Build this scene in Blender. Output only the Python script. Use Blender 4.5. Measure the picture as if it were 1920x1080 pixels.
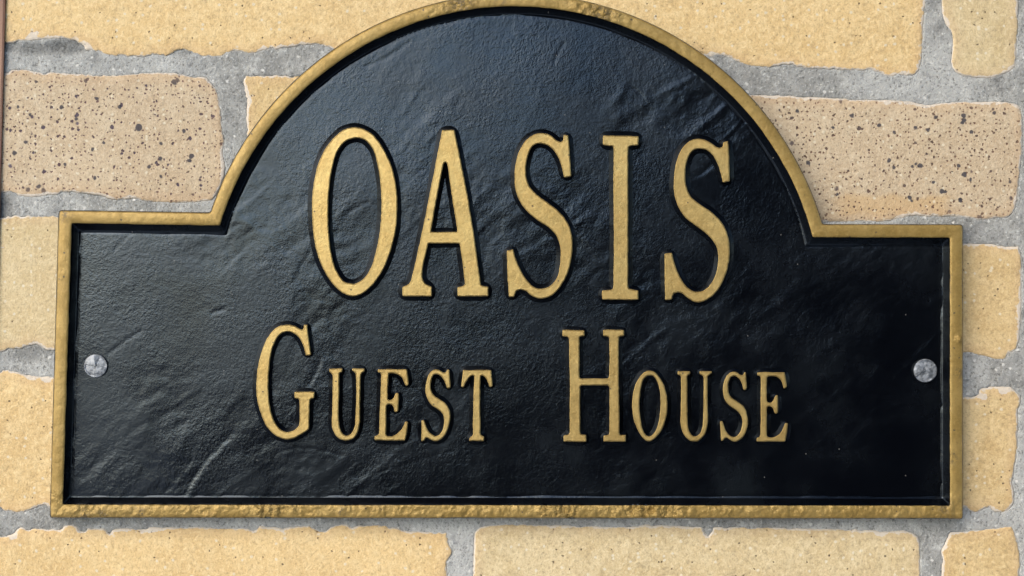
import bpy, math, random
import numpy as np
from mathutils import Vector
from mathutils.geometry import delaunay_2d_cdt, tessellate_polygon

random.seed(7)
R = math.radians
S = bpy.context.scene
for o in list(bpy.data.objects):
    bpy.data.objects.remove(o)

# ------------------------------------------------------------------ camera, sky, sun, exposure
DIST = 0.50          # camera to wall face, metres
PX = 0.00025         # metres per photograph pixel on the wall face
ZC = 1.50            # height of the picture centre above the ground
cam_d = bpy.data.cameras.new("camera")
cam = bpy.data.objects.new("camera", cam_d)
S.collection.objects.link(cam)
cam.location = (0, -DIST, ZC)
cam.rotation_euler = (R(90), 0, 0)
cam_d.sensor_width = 36.0
cam_d.lens = 36.0 * DIST / (1920 * PX)
cam_d.clip_start = 0.01
cam_d.clip_end = 500
S.camera = cam

SUN_EL, SUN_AZ = 37.0, 226.0          # azimuth clockwise from +Y: in front of the wall, to the left
w = bpy.data.worlds.new("World")
S.world = w
w.use_nodes = True
nt = w.node_tree
bg = nt.nodes["Background"]
sky = nt.nodes.new("ShaderNodeTexSky")
sky.sky_type = 'NISHITA'
sky.sun_disc = False
sky.sun_elevation = R(SUN_EL)
sky.sun_rotation = R(SUN_AZ)
sky.air_density = 1.0
sky.dust_density = 1.0
sky.ozone_density = 2.0
nt.links.new(sky.outputs[0], bg.inputs[0])
bg.inputs[1].default_value = 0.15

sun_d = bpy.data.lights.new("sun", 'SUN')
sun = bpy.data.objects.new("sun", sun_d)
S.collection.objects.link(sun)
sd = Vector((math.cos(R(SUN_EL)) * math.sin(R(SUN_AZ)), math.cos(R(SUN_EL)) * math.cos(R(SUN_AZ)), math.sin(R(SUN_EL))))
sun.location = sd * 5 + Vector((0, 0, ZC))
sun.rotation_euler = sd.to_track_quat('Z', 'Y').to_euler()
sun_d.energy = 1.5
sun_d.angle = R(70)
sun_d.color = (1.0, 0.85, 0.64)

S.view_settings.view_transform = 'Standard'
S.view_settings.look = 'None'
S.view_settings.gamma = 1.0
S.view_settings.exposure = 1.58

# ------------------------------------------------------------------ helpers
def lin(r, g, b, k=1.0):
    f = lambda c: ((c / 255 + 0.055) / 1.055) ** 2.4 if c > 10 else c / 255 / 12.92
    return (f(r) * k, f(g) * k, f(b) * k, 1)

def W(px, py, h):
    """points of the picture on a plane h metres in front of the wall face -> world"""
    k = PX * (DIST - h) / DIST
    return np.stack([(px - 960) * k, -h + 0 * px, ZC - (py - 540) * k], -1)

_lat = {}
def vnoise(x, y, scale, seed):
    if seed not in _lat:
        _lat[seed] = np.random.RandomState(seed).rand(256, 256)
    L = _lat[seed]
    x = np.asarray(x, float) / scale + 1000; y = np.asarray(y, float) / scale + 1000
    xi = np.floor(x).astype(int); yi = np.floor(y).astype(int)
    fx = x - xi; fy = y - yi
    fx = fx * fx * fx * (fx * (fx * 6 - 15) + 10); fy = fy * fy * fy * (fy * (fy * 6 - 15) + 10)
    a = L[xi % 256, yi % 256]; b = L[(xi + 1) % 256, yi % 256]
    c = L[xi % 256, (yi + 1) % 256]; d = L[(xi + 1) % 256, (yi + 1) % 256]
    return (a + (b - a) * fx) * (1 - fy) + (c + (d - c) * fx) * fy * 1.0 - 0.5 + 0 * fy

def fbm(x, y, scale, seed, n=3, gain=0.5):
    t = 0; a = 1.0
    for i in range(n):
        t = t + a * vnoise(x, y, scale / (2 ** i), seed + i)
        a *= gain
    return t

def smooth(a, b, v):
    t = np.clip((v - a) / (b - a), 0, 1)
    return t * t * (3 - 2 * t)

def make(name, verts, faces, mats, parent=None, midx=None, smooth_flags=True, origin=None, attr=None):
    verts = np.asarray(verts, float)
    if origin is None:
        origin = np.zeros(3)
    me = bpy.data.meshes.new(name)
    me.from_pydata((verts - origin).tolist(), [], faces)
    for m in mats:
        me.materials.append(m)
    if midx is not None:
        me.polygons.foreach_set('material_index', np.asarray(midx, np.int32))
    n = len(me.polygons)
    fl = np.full(n, smooth_flags) if isinstance(smooth_flags, bool) else np.asarray(smooth_flags, bool)
    me.polygons.foreach_set('use_smooth', fl)
    if attr is not None:
        for k, v in attr.items():
            at = me.attributes.new(k, 'FLOAT', 'POINT')
            at.data.foreach_set('value', np.asarray(v, np.float32))
    me.update()
    o = bpy.data.objects.new(name, me)
    S.collection.objects.link(o)
    if parent is not None:
        o.parent = parent
        o.location = Vector(origin) - parent.location
    else:
        o.location = Vector(origin)
    return o

def empty(name, loc, label=None, cat=None):
    o = bpy.data.objects.new(name, None)
    o.location = loc
    o.empty_display_size = 0.05
    S.collection.objects.link(o)
    if label: o['label'] = label
    if cat: o['category'] = cat
    return o

def seg_dist(P, poly, closed=True):
    """distance of points P (n,2) to a polyline"""
    A = poly if not closed else poly
    B = np.roll(poly, -1, 0)
    if not closed:
        A = A[:-1]; B = B[:-1]
    out = np.empty(len(P))
    d = B - A
    dd = (d * d).sum(1) + 1e-12
    for i in range(0, len(P), 4000):
        p = P[i:i + 4000]
        t = ((p[:, None, :] - A) * d).sum(-1) / dd
        t = np.clip(t, 0, 1)
        q = A + t[..., None] * d - p[:, None, :]
        out[i:i + 4000] = np.sqrt((q * q).sum(-1).min(1))
    return out

def inside(P, poly):
    x, y = P[:, 0], P[:, 1]
    r = np.zeros(len(P), bool)
    n = len(poly)
    for i in range(n):
        x0, y0 = poly[i]; x1, y1 = poly[(i + 1) % n]
        if y0 == y1:
            continue
        c = ((y0 > y) != (y1 > y)) & (x < (x1 - x0) * (y - y0) / (y1 - y0) + x0)
        r ^= c
    return r

def resample(p, step):
    q = np.vstack([p, p[:1]])
    l = np.r_[0, np.cumsum(np.hypot(*np.diff(q, axis=0).T))]
    n = max(8, int(round(l[-1] / step)))
    t = np.linspace(0, l[-1], n, endpoint=False)
    return np.stack([np.interp(t, l, q[:, 0]), np.interp(t, l, q[:, 1])], -1)

def spline(pts, corner=42, step=1.0, sig=1.0):
    """closed outline through hand placed points: smooth through gentle bends, sharp at corners"""
    p = np.asarray(pts, float); n = len(p)
    def ang(i):
        a = p[i] - p[i - 1]; b = p[(i + 1) % n] - p[i]
        c = (a @ b) / (np.linalg.norm(a) * np.linalg.norm(b) + 1e-9)
        return math.degrees(math.acos(max(-1, min(1, c))))
    cr = [ang(i) > corner for i in range(n)]
    out = []
    for i in range(n):
        p1, p2 = p[i], p[(i + 1) % n]
        p0, p3 = p[i - 1], p[(i + 2) % n]
        L = np.linalg.norm(p2 - p1)
        def tan(a, b, c):
            la = np.linalg.norm(b - a) + 1e-6; lb = np.linalg.norm(c - b) + 1e-6
            t = (c - a) / (np.linalg.norm(c - a) + 1e-6)
            return t * min(L, 1.6 * min(la, lb))
        t1 = (p2 - p1) if cr[i] else tan(p0, p1, p2)
        t2 = (p2 - p1) if cr[(i + 1) % n] else tan(p1, p2, p3)
        m = max(2, int(L / step))
        for k in range(m):
            s = k / m
            out.append((2*s**3-3*s*s+1)*p1 + (s**3-2*s*s+s)*t1 + (-2*s**3+3*s*s)*p2 + (s**3-s*s)*t2)
    q = resample(np.array(out), step)
    if sig:
        k = np.exp(-0.5 * (np.arange(-4, 5) * step / sig) ** 2); k /= k.sum()
        q = sum(k[j] * np.roll(q, j - 4, 0) for j in range(9))
    return q

def area(p):
    x, y = p[:, 0], p[:, 1]
    return 0.5 * np.sum(x * np.roll(y, -1) - np.roll(x, -1) * y)

def normals(p):
    t = np.roll(p, -1, 0) - np.roll(p, 1, 0)
    t /= np.linalg.norm(t, axis=1, keepdims=True) + 1e-9
    return np.stack([t[:, 1], -t[:, 0]], -1)

# ------------------------------------------------------------------ node helpers
class NT:
    def __init__(self, name):
        self.m = bpy.data.materials.new(name)
        self.m.use_nodes = True
        self.t = self.m.node_tree
        self.b = self.t.nodes["Principled BSDF"]
    def n(self, typ, **kw):
        x = self.t.nodes.new("ShaderNode" + typ)
        for k, v in kw.items():
            setattr(x, k, v)
        return x
    def set(self, sock, v):
        if hasattr(v, 'is_output') or isinstance(v, bpy.types.NodeSocket):
            self.t.links.new(v, sock)
        else:
            sock.default_value = v
    def math(self, op, a, b=0.0, c=0.0, clamp=False):
        x = self.n("Math", operation=op); x.use_clamp = clamp
        for i, v in enumerate((a, b, c)):
            self.set(x.inputs[i], v)
        return x.outputs[0]
    def mix(self, f, a, b, blend='MIX'):
        x = self.n("Mix", data_type='RGBA', blend_type=blend)
        self.set(x.inputs[0], f); self.set(x.inputs[6], a); self.set(x.inputs[7], b)
        return x.outputs[2]
    def rng(self, v, a, b, c=0.0, d=1.0, smooth=True):
        x = self.n("MapRange"); x.interpolation_type = 'SMOOTHSTEP' if smooth else 'LINEAR'
        self.set(x.inputs[0], v)
        for i, q in enumerate((a, b, c, d)):
            self.set(x.inputs[i + 1], q)
        return x.outputs[0]
    def noise(self, vec, scale, detail=3.0, rough=0.55, dist=0.0):
        x = self.n("TexNoise")
        self.set(x.inputs['Vector'], vec); x.inputs['Scale'].default_value = scale
        x.inputs['Detail'].default_value = detail; x.inputs['Roughness'].default_value = rough
        x.inputs['Distortion'].default_value = dist
        return x.outputs[0]
    def noisec(self, vec, scale):
        x = self.n("TexNoise"); self.set(x.inputs['Vector'], vec); x.inputs['Scale'].default_value = scale
        return x.outputs[1]
    def voro(self, vec, scale):
        s = self.n("SeparateXYZ"); self.set(s.inputs[0], vec)
        k = self.n("CombineXYZ"); self.set(k.inputs[0], s.outputs[0]); self.set(k.inputs[1], s.outputs[2])
        x = self.n("TexVoronoi", voronoi_dimensions='2D'); self.set(x.inputs['Vector'], k.outputs[0]); x.inputs['Scale'].default_value = scale
        return x.outputs['Distance'], x.outputs['Color']
    def sep(self, c):
        x = self.n("SeparateColor"); self.set(x.inputs[0], c)
        return x.outputs
    def obj_vec(self, rand=True):
        tc = self.n("TexCoord").outputs['Object']
        if not rand:
            return tc
        r = self.n("ObjectInfo").outputs['Random']
        k = self.math('MULTIPLY', r, 7.31)
        cx = self.n("CombineXYZ")
        self.set(cx.inputs[0], k); self.set(cx.inputs[1], self.math('MULTIPLY', r, 3.7)); self.set(cx.inputs[2], self.math('MULTIPLY', r, -5.1))
        v = self.n("VectorMath", operation='ADD')
        self.set(v.inputs[0], tc); self.set(v.inputs[1], cx.outputs[0])
        return v.outputs[0]
    def warp(self, vec, scale, amt):
        c = self.noisec(vec, scale)
        s = self.n("VectorMath", operation='SUBTRACT'); self.set(s.inputs[0], c); s.inputs[1].default_value = (0.5, 0.5, 0.5)
        m = self.n("VectorMath", operation='SCALE'); self.set(m.inputs[0], s.outputs[0]); m.inputs['Scale'].default_value = amt
        a = self.n("VectorMath", operation='ADD'); self.set(a.inputs[0], vec); self.set(a.inputs[1], m.outputs[0])
        return a.outputs[0]
    def bump(self, h, dist, strength=1.0, prev=None):
        x = self.n("Bump"); x.inputs['Strength'].default_value = strength; x.inputs['Distance'].default_value = dist
        self.set(x.inputs['Height'], h)
        if prev is not None:
            self.set(x.inputs['Normal'], prev)
        return x.outputs[0]
    def out(self, col=None, rough=None, metal=None, normal=None, spec=None):
        b = self.b
        if col is not None: self.set(b.inputs['Base Color'], col)
        if rough is not None: self.set(b.inputs['Roughness'], rough)
        if metal is not None: self.set(b.inputs['Metallic'], metal)
        if normal is not None: self.set(b.inputs['Normal'], normal)
        if spec is not None: self.set(b.inputs['Specular IOR Level'], spec)
        return self.m

# ------------------------------------------------------------------ materials
def brick_material(name, c_dark, c_mid, c_light, speckle=0.0, big=0.78, tone=(1, 1, 1), spots=(), origin=(0, 0), stain=None, flecks=1.0):
    m = NT(name)
    v = m.obj_vec()
    raw = m.obj_vec(False)
    cloud = m.noise(v, 22, 3, 0.6)
    fine = m.noise(v, 560, 3, 0.65)
    mid = m.noise(v, 150, 4, 0.6)
    c = m.mix(m.rng(cloud, 0.3, 0.7), c_dark, c_mid)
    c = m.mix(m.rng(mid, 0.36, 0.80, 0.05, 0.75), c, c_light)
    c = m.mix(m.rng(fine, 0.5, 0.70, 0, 0.8), c, tuple(x * 1.06 for x in c_light[:3]) + (1,))
    dk = tuple(x * 0.62 for x in c_mid[:3]) + (1,)
    c = m.mix(m.rng(fine, 0.48, 0.30, 0, 0.7), c, dk)
    vf = m.noise(v, 1250, 2, 0.6)
    c = m.mix(m.rng(vf, 0.46, 0.32, 0, 0.5), c, dk)
    c = m.mix(m.rng(vf, 0.56, 0.70, 0, 0.5), c, c_light)
    if stain is not None:
        x0, x1, y0, y1, sc = stain
        sx = m.n("SeparateXYZ"); m.set(sx.inputs[0], m.warp(raw, 60, 0.012))
        fx = m.math('MULTIPLY', m.rng(sx.outputs[0], (x0 - origin[0]) * PX, (x0 - origin[0] + 40) * PX), m.rng(sx.outputs[0], (x1 - origin[0]) * PX, (x1 - origin[0] - 40) * PX))
        fz = m.math('MULTIPLY', m.rng(sx.outputs[2], (origin[1] - y1) * PX, (origin[1] - y1 + 14) * PX), m.rng(sx.outputs[2], (origin[1] - y0) * PX, (origin[1] - y0 - 14) * PX))
        c = m.mix(m.math('MULTIPLY', m.math('MULTIPLY', fx, fz), 0.5), c, sc)
    wv = m.warp(v, 500, 0.0012)
    # pale grog flecks
    d, cc = m.voro(wv, 250)
    s = m.sep(cc)
    f = m.math('MULTIPLY', m.rng(d, 0.22, 0.10), m.math('GREATER_THAN', s[0], 0.82))
    c = m.mix(m.math('MULTIPLY', f, 0.75 * flecks), c, (0.62, 0.55, 0.40, 1))
    # small dark pits
    d2, cc2 = m.voro(m.warp(v, 700, 0.0014), 330)
    s2 = m.sep(cc2)
    pit = m.math('MULTIPLY', m.rng(d2, 0.17, 0.07), m.math('GREATER_THAN', s2[1], 0.95))
    c = m.mix(m.math('MULTIPLY', pit, 0.85), c, (0.07, 0.05, 0.03, 1))
    dep = pit
    if speckle > 0:
        for sc, thr, rad, col, k in ((190, big, 0.21, (0.035, 0.028, 0.035, 1), 0.95), (300, 0.68, 0.23, (0.05, 0.033, 0.03, 1), 0.95), (520, 0.45, 0.27, (0.085, 0.05, 0.035, 1), 0.92), (95, 0.90, 0.14, (0.05, 0.045, 0.055, 1), 0.9)):
            d3, cc3 = m.voro(m.warp(v, 620, 0.0016), sc)
            s3 = m.sep(cc3)
            rr = m.math('MULTIPLY', m.math('POWER', s3[1], 1.0), rad)
            msk = m.math('MULTIPLY', m.rng(m.math('SUBTRACT', d3, rr), 0.02, -0.06), m.math('GREATER_THAN', s3[0], thr))
            c = m.mix(m.math('MULTIPLY', msk, k * speckle), c, (col[0] * tone[0], col[1] * tone[1], col[2] * tone[2], 1))
            dep = m.math('MAXIMUM', dep, m.math('MULTIPLY', msk, 0.6))
    if spots:
        rw = m.warp(raw, 420, 0.0018)
        tot = None
        for (sx_, sy_, sr) in spots:
            x = m.n("VectorMath", operation='MULTIPLY'); m.set(x.inputs[0], rw); x.inputs[1].default_value = (1, 0, 1)
            dd = m.n("VectorMath", operation='DISTANCE')
            m.set(dd.inputs[0], x.outputs[0]); dd.inputs[1].default_value = ((sx_ - origin[0]) * PX, 0, (origin[1] - sy_) * PX)
            q = m.rng(dd.outputs['Value'], (sr + 1.0) * PX, (sr - 1.5) * PX)
            tot = q if tot is None else m.math('MAXIMUM', tot, q)
        c = m.mix(m.math('MULTIPLY', tot, 0.93), c, (0.045, 0.042, 0.05, 1))
    # lime bloom left along the broken edge
    ed = m.n("Attribute", attribute_name='edge').outputs['Fac']
    ln = m.noise(v, 190, 4, 0.7)
    lw = m.rng(m.noise(v, 45, 2, 0.5), 0.35, 0.7, 0.6, 5.5, False)
    lim = m.math('SUBTRACT', ed, m.math('MULTIPLY', lw, m.rng(ln, 0.3, 0.7, 0.0, 2.1, False)))
    c = m.mix(m.rng(lim, 0.8, -0.6, 0, 0.85), c, (0.60, 0.57, 0.50, 1))
    c = m.mix(m.rng(ed, 26, 2, 0, 0.22), c, (0.50, 0.31, 0.17, 1))
    hgt = m.math('ADD', m.math('MULTIPLY', fine, 0.6), m.math('MULTIPLY', m.noise(v, 1100, 2, 0.6), 0.35))
    hgt = m.math('SUBTRACT', hgt, m.math('MULTIPLY', dep, 0.5))
    nrm = m.bump(hgt, 0.00075, 0.9)
    return m.out(c, m.rng(fine, 0.3, 0.7, 0.75, 0.92), 0.0, nrm, 0.3)

def mortar_material():
    m = NT("cement_mortar")
    v = m.obj_vec(False)
    cloud = m.noise(v, 16, 3, 0.55)
    mid = m.noise(v, 120, 4, 0.65)
    fine = m.noise(v, 800, 3, 0.7)
    c = m.mix(m.rng(cloud, 0.35, 0.68), (0.25, 0.246, 0.225, 1), (0.40, 0.398, 0.372, 1))
    c = m.mix(m.rng(mid, 0.48, 0.68, 0, 0.65), c, (0.47, 0.465, 0.43, 1))
    c = m.mix(m.rng(mid, 0.46, 0.3, 0, 0.6), c, (0.15, 0.15, 0.145, 1))
    c = m.mix(m.rng(fine, 0.45, 0.32, 0, 0.75), c, (0.10, 0.098, 0.088, 1))
    c = m.mix(m.rng(fine, 0.57, 0.70, 0, 0.75), c, (0.60, 0.59, 0.55, 1))
    at = m.n("Attribute", attribute_name='dark_patch').outputs['Fac']
    c = m.mix(m.math('MULTIPLY', at, 0.8), c, m.mix(m.rng(fine, 0.35, 0.62), (0.05, 0.05, 0.046, 1), (0.16, 0.16, 0.15, 1)))
    d, cc = m.voro(m.warp(v, 400, 0.002), 300)
    s = m.sep(cc)
    g = m.math('MULTIPLY', m.rng(d, 0.26, 0.14), m.math('GREATER_THAN', s[0], 0.95))
    c = m.mix(m.math('MULTIPLY', g, 0.8), c, (0.62, 0.60, 0.55, 1))
    h = m.math('ADD', m.math('MULTIPLY', fine, 1.0), m.math('MULTIPLY', mid, 0.6))
    return m.out(c, 0.95, 0.0, m.bump(h, 0.0008, 1.0), 0.2)

def black_paint(name, bump=1.0):
    m = NT(name)
    v = m.obj_vec(False)
    g1 = m.noise(v, 700, 3, 0.62)
    g2 = m.noise(v, 1100, 2, 0.6)
    cloud = m.noise(v, 30, 4, 0.6)
    pat = m.noise(v, 14, 3, 0.5)
    gm = m.rng(m.noise(v, 40, 3, 0.6), 0.32, 0.66, 0.45, 1.5)
    n1 = m.bump(m.math('MULTIPLY', g1, gm), 0.00014 * bump, 1.0)
    n2 = m.bump(g2, 0.00006 * bump, 1.0, n1)
    dust = m.math('MULTIPLY', m.rng(cloud, 0.48, 0.75), m.rng(pat, 0.35, 0.65))
    fl, fc = m.voro(v, 260)
    fleck = m.math('MULTIPLY', m.rng(fl, 0.09, 0.04), m.math('GREATER_THAN', m.sep(fc)[0], 0.993))
    c = m.mix(dust, (0.0010, 0.0013, 0.0023, 1), (0.0034, 0.0045, 0.0058, 1))
    c = m.mix(m.math('MULTIPLY', fleck, 0.3), c, (0.4, 0.38, 0.34, 1))
    r = m.rng(cloud, 0.3, 0.7, 0.19, 0.31)
    m.b.inputs['Specular Tint'].default_value = (0.80, 0.915, 1.0, 1)
    return m.out(c, r, 0.0, n2, 0.56)

def gold_paint(name, c1, c2, worn=0.25, metal=0.45, rough=0.42, attr=False):
    m = NT(name)
    v = m.obj_vec(False)
    f = m.noise(v, 330, 3, 0.6)
    g = m.noise(v, 60, 3, 0.6)
    ff = m.noise(v, 900, 2, 0.6)
    c = m.mix(m.rng(g, 0.35, 0.68), c1, c2)
    c = m.mix(m.rng(ff, 0.5, 0.72, 0, 0.35), c, tuple(min(1, x * 1.3) for x in c2[:3]) + (1,))
    c = m.mix(m.rng(ff, 0.42, 0.28, 0, 0.35), c, tuple(x * 0.5 for x in c1[:3]) + (1,))
    # chips down to the dark undercoat
    d, cc = m.voro(m.warp(v, 900, 0.0012), 420)
    s = m.sep(cc)
    ch = m.math('MULTIPLY', m.rng(d, 0.22, 0.10), m.math('GREATER_THAN', s[0], 1.0 - 0.05 * worn))
    ch2 = m.rng(m.math('ADD', m.noise(v, 170, 4, 0.75), m.math('MULTIPLY', m.noise(v, 25, 2, 0.5), 0.35)), 0.90 - 0.05 * worn, 0.95 - 0.05 * worn)
    k = m.math('MAXIMUM', ch, m.math('MULTIPLY', ch2, 0.8))
    if attr:
        w_ = m.n("Attribute", attribute_name='wear').outputs['Fac']
        k = m.math('MAXIMUM', k, m.math('MULTIPLY', w_, m.rng(m.noise(v, 420, 3, 0.7), 0.44, 0.56)))
    c = m.mix(m.math('MULTIPLY', k, 0.85), c, (0.035, 0.03, 0.022, 1))
    n1 = m.bump(f, 0.00016, 1.0)
    n2 = m.bump(ff, 0.00006, 1.0, n1)
    if attr:
        pa = m.n("Attribute", attribute_name='pit').outputs['Fac']
        pn = m.noise(m.warp(v, 260, 0.003), 520, 3, 0.65)
        n2 = m.bump(m.math('MULTIPLY', pn, pa), 0.0011, 1.0, n2)
        c = m.mix(m.math('MULTIPLY', pa, m.rng(pn, 0.42, 0.30, 0, 0.5)), c, tuple(x * 0.35 for x in c1[:3]) + (1,))
    return m.out(c, m.rng(f, 0.3, 0.7, rough - 0.06, rough + 0.08), m.math('MULTIPLY', m.math('SUBTRACT', 1.0, k), metal), n2, 0.4)

M_BLACK = black_paint("black_enamel_paint")
M_BLACK2 = black_paint("black_enamel_edge", 0.45)
M_GOLD = gold_paint("gold_letter_paint", (0.44, 0.294, 0.098, 1), (0.505, 0.355, 0.128, 1), 0.3, 0.60, 0.42)
M_GOLDF = gold_paint("gold_frame_paint", (0.265, 0.172, 0.046, 1), (0.32, 0.215, 0.066, 1), 0.35, 0.38, 0.48, True)
M_MORTAR = mortar_material()

def zinc():
    m = NT("zinc_plated_steel")
    v = m.obj_vec()
    a = m.noise(v, 500, 3, 0.6)
    c = m.mix(m.rng(a, 0.35, 0.65), (0.13, 0.14, 0.15, 1), (0.33, 0.345, 0.36, 1))
    b = m.bump(m.noise(v, 700, 3, 0.6), 0.0003, 0.8)
    return m.out(c, m.rng(a, 0.3, 0.7, 0.40, 0.62), 0.55, b)
M_ZINC = zinc()

# ------------------------------------------------------------------ wall: mortar and bricks
wall = empty("brick_wall", (0, 0, 0), "yellow brick wall with thick smeared grey mortar joints behind the black and gold house sign", "wall")

Y1 = dict(c_dark=(0.555, 0.378, 0.168, 1), c_mid=(0.62, 0.44, 0.208, 1), c_light=(0.69, 0.53, 0.285, 1))
Y2 = dict(c_dark=(0.485, 0.365, 0.188, 1), c_mid=(0.54, 0.42, 0.236, 1), c_light=(0.62, 0.51, 0.31, 1))
Y3 = dict(c_dark=(0.495, 0.34, 0.15, 1), c_mid=(0.55, 0.397, 0.193, 1), c_light=(0.64, 0.49, 0.265, 1))
SP = dict(c_dark=(0.435, 0.325, 0.205, 1), c_mid=(0.49, 0.378, 0.245, 1), c_light=(0.55, 0.45, 0.31, 1))

MB = {
    'warm': brick_material("warm_yellow_brick", **Y1),
    'pale': brick_material("pale_buff_brick", **Y2, flecks=1.2),
    'ochre': brick_material("ochre_brick", **Y3),
}

bricks = []; outlines = []
LIMES = [(165, 85, 20), (140, 72, 14), (60, 66, 10), (5, 464, 10), (12, 526, 7), (20, 1006, 18), (1772, 42, 14), (60, 708, 16), (86, 712, 14), (20, 41, 7), (69, 60, 6), (395, 27, 5), (1880, 738, 12), (1862, 958, 10), (1845, 745, 10), (1905, 195, 10), (1690, 410, 14), (300, 366, 12), (1660, 190, 10), (227, 1035, 7), (160, 1060, 6), (1258, 1065, 8), (1690, 345, 12)]
def brick(pts, mat, fine=6.0, rough=1.0, seed=0, label=None, proud=0.0010, origin=None):
    p = spline(pts, corner=60, step=3.0 if fine < 10 else 9.0, sig=0)
    if area(p) < 0: p = p[::-1]
    nrm = normals(p)
    jit = rough * (1.5 * vnoise(p[:, 0], p[:, 1], 9, 31 + seed) + 1.5 * vnoise(p[:, 0], p[:, 1], 24, 57 + seed) + ((3.0 * vnoise(p[:, 0], p[:, 1], 5, 77 + seed) - 3.5 * smooth(0.22, 0.42, vnoise(p[:, 0], p[:, 1], 17, 83 + seed))) if fine < 10 else 0))
    p = p + nrm * jit[:, None]
    outlines.append(p)
    x0, y0 = p.min(0); x1, y1 = p.max(0)
    if origin is None:
        origin = ((x0 + x1) / 2, (y0 + y1) / 2)
    gx, gy = np.meshgrid(np.arange(x0 + fine, x1, fine), np.arange(y0 + fine, y1, fine))
    g = np.stack([gx.ravel(), gy.ravel()], -1)
    rs = np.random.RandomState(seed + 3)
    g = g + (rs.rand(*g.shape) - 0.5) * fine * 0.6
    # a row of points close along the broken edge keeps its rounding crisp
    inn = np.vstack([p - normals(p) * 3.2, p[::2] - normals(p)[::2] * 7.0])
    g = np.vstack([inn, g])
    g = g[inside(g, p)]
    d = seg_dist(g, p)
    ni = len(inn)
    keep = d > 2.2
    g = g[keep]; d = d[keep]
    # drop grid points crowding the edge row
    allp = np.vstack([p, g])
    n = len(p)
    edges = [(i, (i + 1) % n) for i in range(n)]
    vs, es, fs, _, _, _ = delaunay_2d_cdt([Vector(q) for q in allp.tolist()], edges, [list(range(n))], 1, 1e-4)
    V = np.array([tuple(q) for q in vs])
    dd = seg_dist(V, p)
    h = proud - 0.0005 * np.exp(-dd / 2.2)
    h = h + 0.00032 * fbm(V[:, 0], V[:, 1], 90, 11 + seed, 3) + 0.00016 * vnoise(V[:, 0], V[:, 1], 14, 17 + seed)
    h = h - 0.0005 * smooth(0.18, 0.42, vnoise(V[:, 0], V[:, 1], 30, 91 + seed)) * np.exp(-dd / 9)
    w3 = W(V[:, 0], V[:, 1], h)
    faces = [list(f) for f in fs]
    lime = dd.copy()
    for (lx, ly, lr) in LIMES:
        lime = np.minimum(lime, dd * (1 - 0.97 * np.exp(-((V[:, 0] - lx) ** 2 + (V[:, 1] - ly) ** 2) / lr ** 2)) + 0.4)
    # boundary skirt going back into the wall
    cnt = {}
    for f in faces:
        for a, b in zip(f, f[1:] + f[:1]):
            cnt[(a, b)] = 1
    # orient: front of the brick must face -Y
    f0 = faces[len(faces) // 2]
    a, b, c = (w3[i] for i in f0[:3])
    if np.cross(b - a, c - a)[1] > 0:
        faces = [f[::-1] for f in faces]
        cnt = {(b, a): 1 for a, b in cnt}
    base = len(w3); extra = []; mp = {}
    def back(i):
        if i not in mp:
            q = w3[i].copy(); q[1] = 0.012
            mp[i] = base + len(extra); extra.append(q)
        return mp[i]
    sk = []
    for (a, b) in list(cnt):
        if (b, a) not in cnt:
            sk.append([b, a, back(a), back(b)])
    allv = np.vstack([w3, np.array(extra)])
    at = np.r_[lime, np.zeros(len(extra))]
    oc = W(np.array([origin[0]]), np.array([origin[1]]), 0.0)[0]
    o = make("brick", allv, faces + sk, [mat], wall, origin=oc, attr={'edge': at})
    if label: o['label'] = label
    bricks.append(o)
    return o

def rev(l): return list(l)[::-1]

# --- first course (cut by the top of the picture)
brick([(10, -165), (855, -165), (855, 95), (640, 95), (625, 92), (600, 84), (575, 85), (547, 87), (510, 95), (480, 100), (445, 96), (430, 98), (415, 105), (380, 105), (355, 96), (340, 93), (325, 98), (310, 106), (250, 105), (205, 103), (185, 95), (160, 93), (150, 82), (138, 74), (115, 71), (85, 74), (50, 76), (30, 78), (10, 81), (-60, 81), (-60, -165)], MB['warm'], seed=1)
brick([(898, -155), (1740, -150), (1738, -80), (1736, 0), (1733, 37), (1731, 75), (1730, 100), (1725, 122), (1719, 138), (1710, 141), (1665, 142), (1650, 136), (1625, 134), (1590, 131), (1540, 129), (1505, 127), (1485, 121), (1440, 125), (1425, 126), (1400, 122), (1385, 116), (1370, 107), (1350, 103), (1332, 106), (1300, 104), (1100, 100), (898, 98)], MB['warm'], seed=2)
brick([(1770, -150), (1905, -150), (1909, 0), (1907, 95), (1902, 125), (1890, 136), (1862, 145), (1827, 145), (1802, 140), (1787, 130), (1784, 120), (1786, 82), (1784, 60), (1772, 45), (1765, 20), (1765, 0)], MB['pale'], seed=3, rough=0.6)
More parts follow.
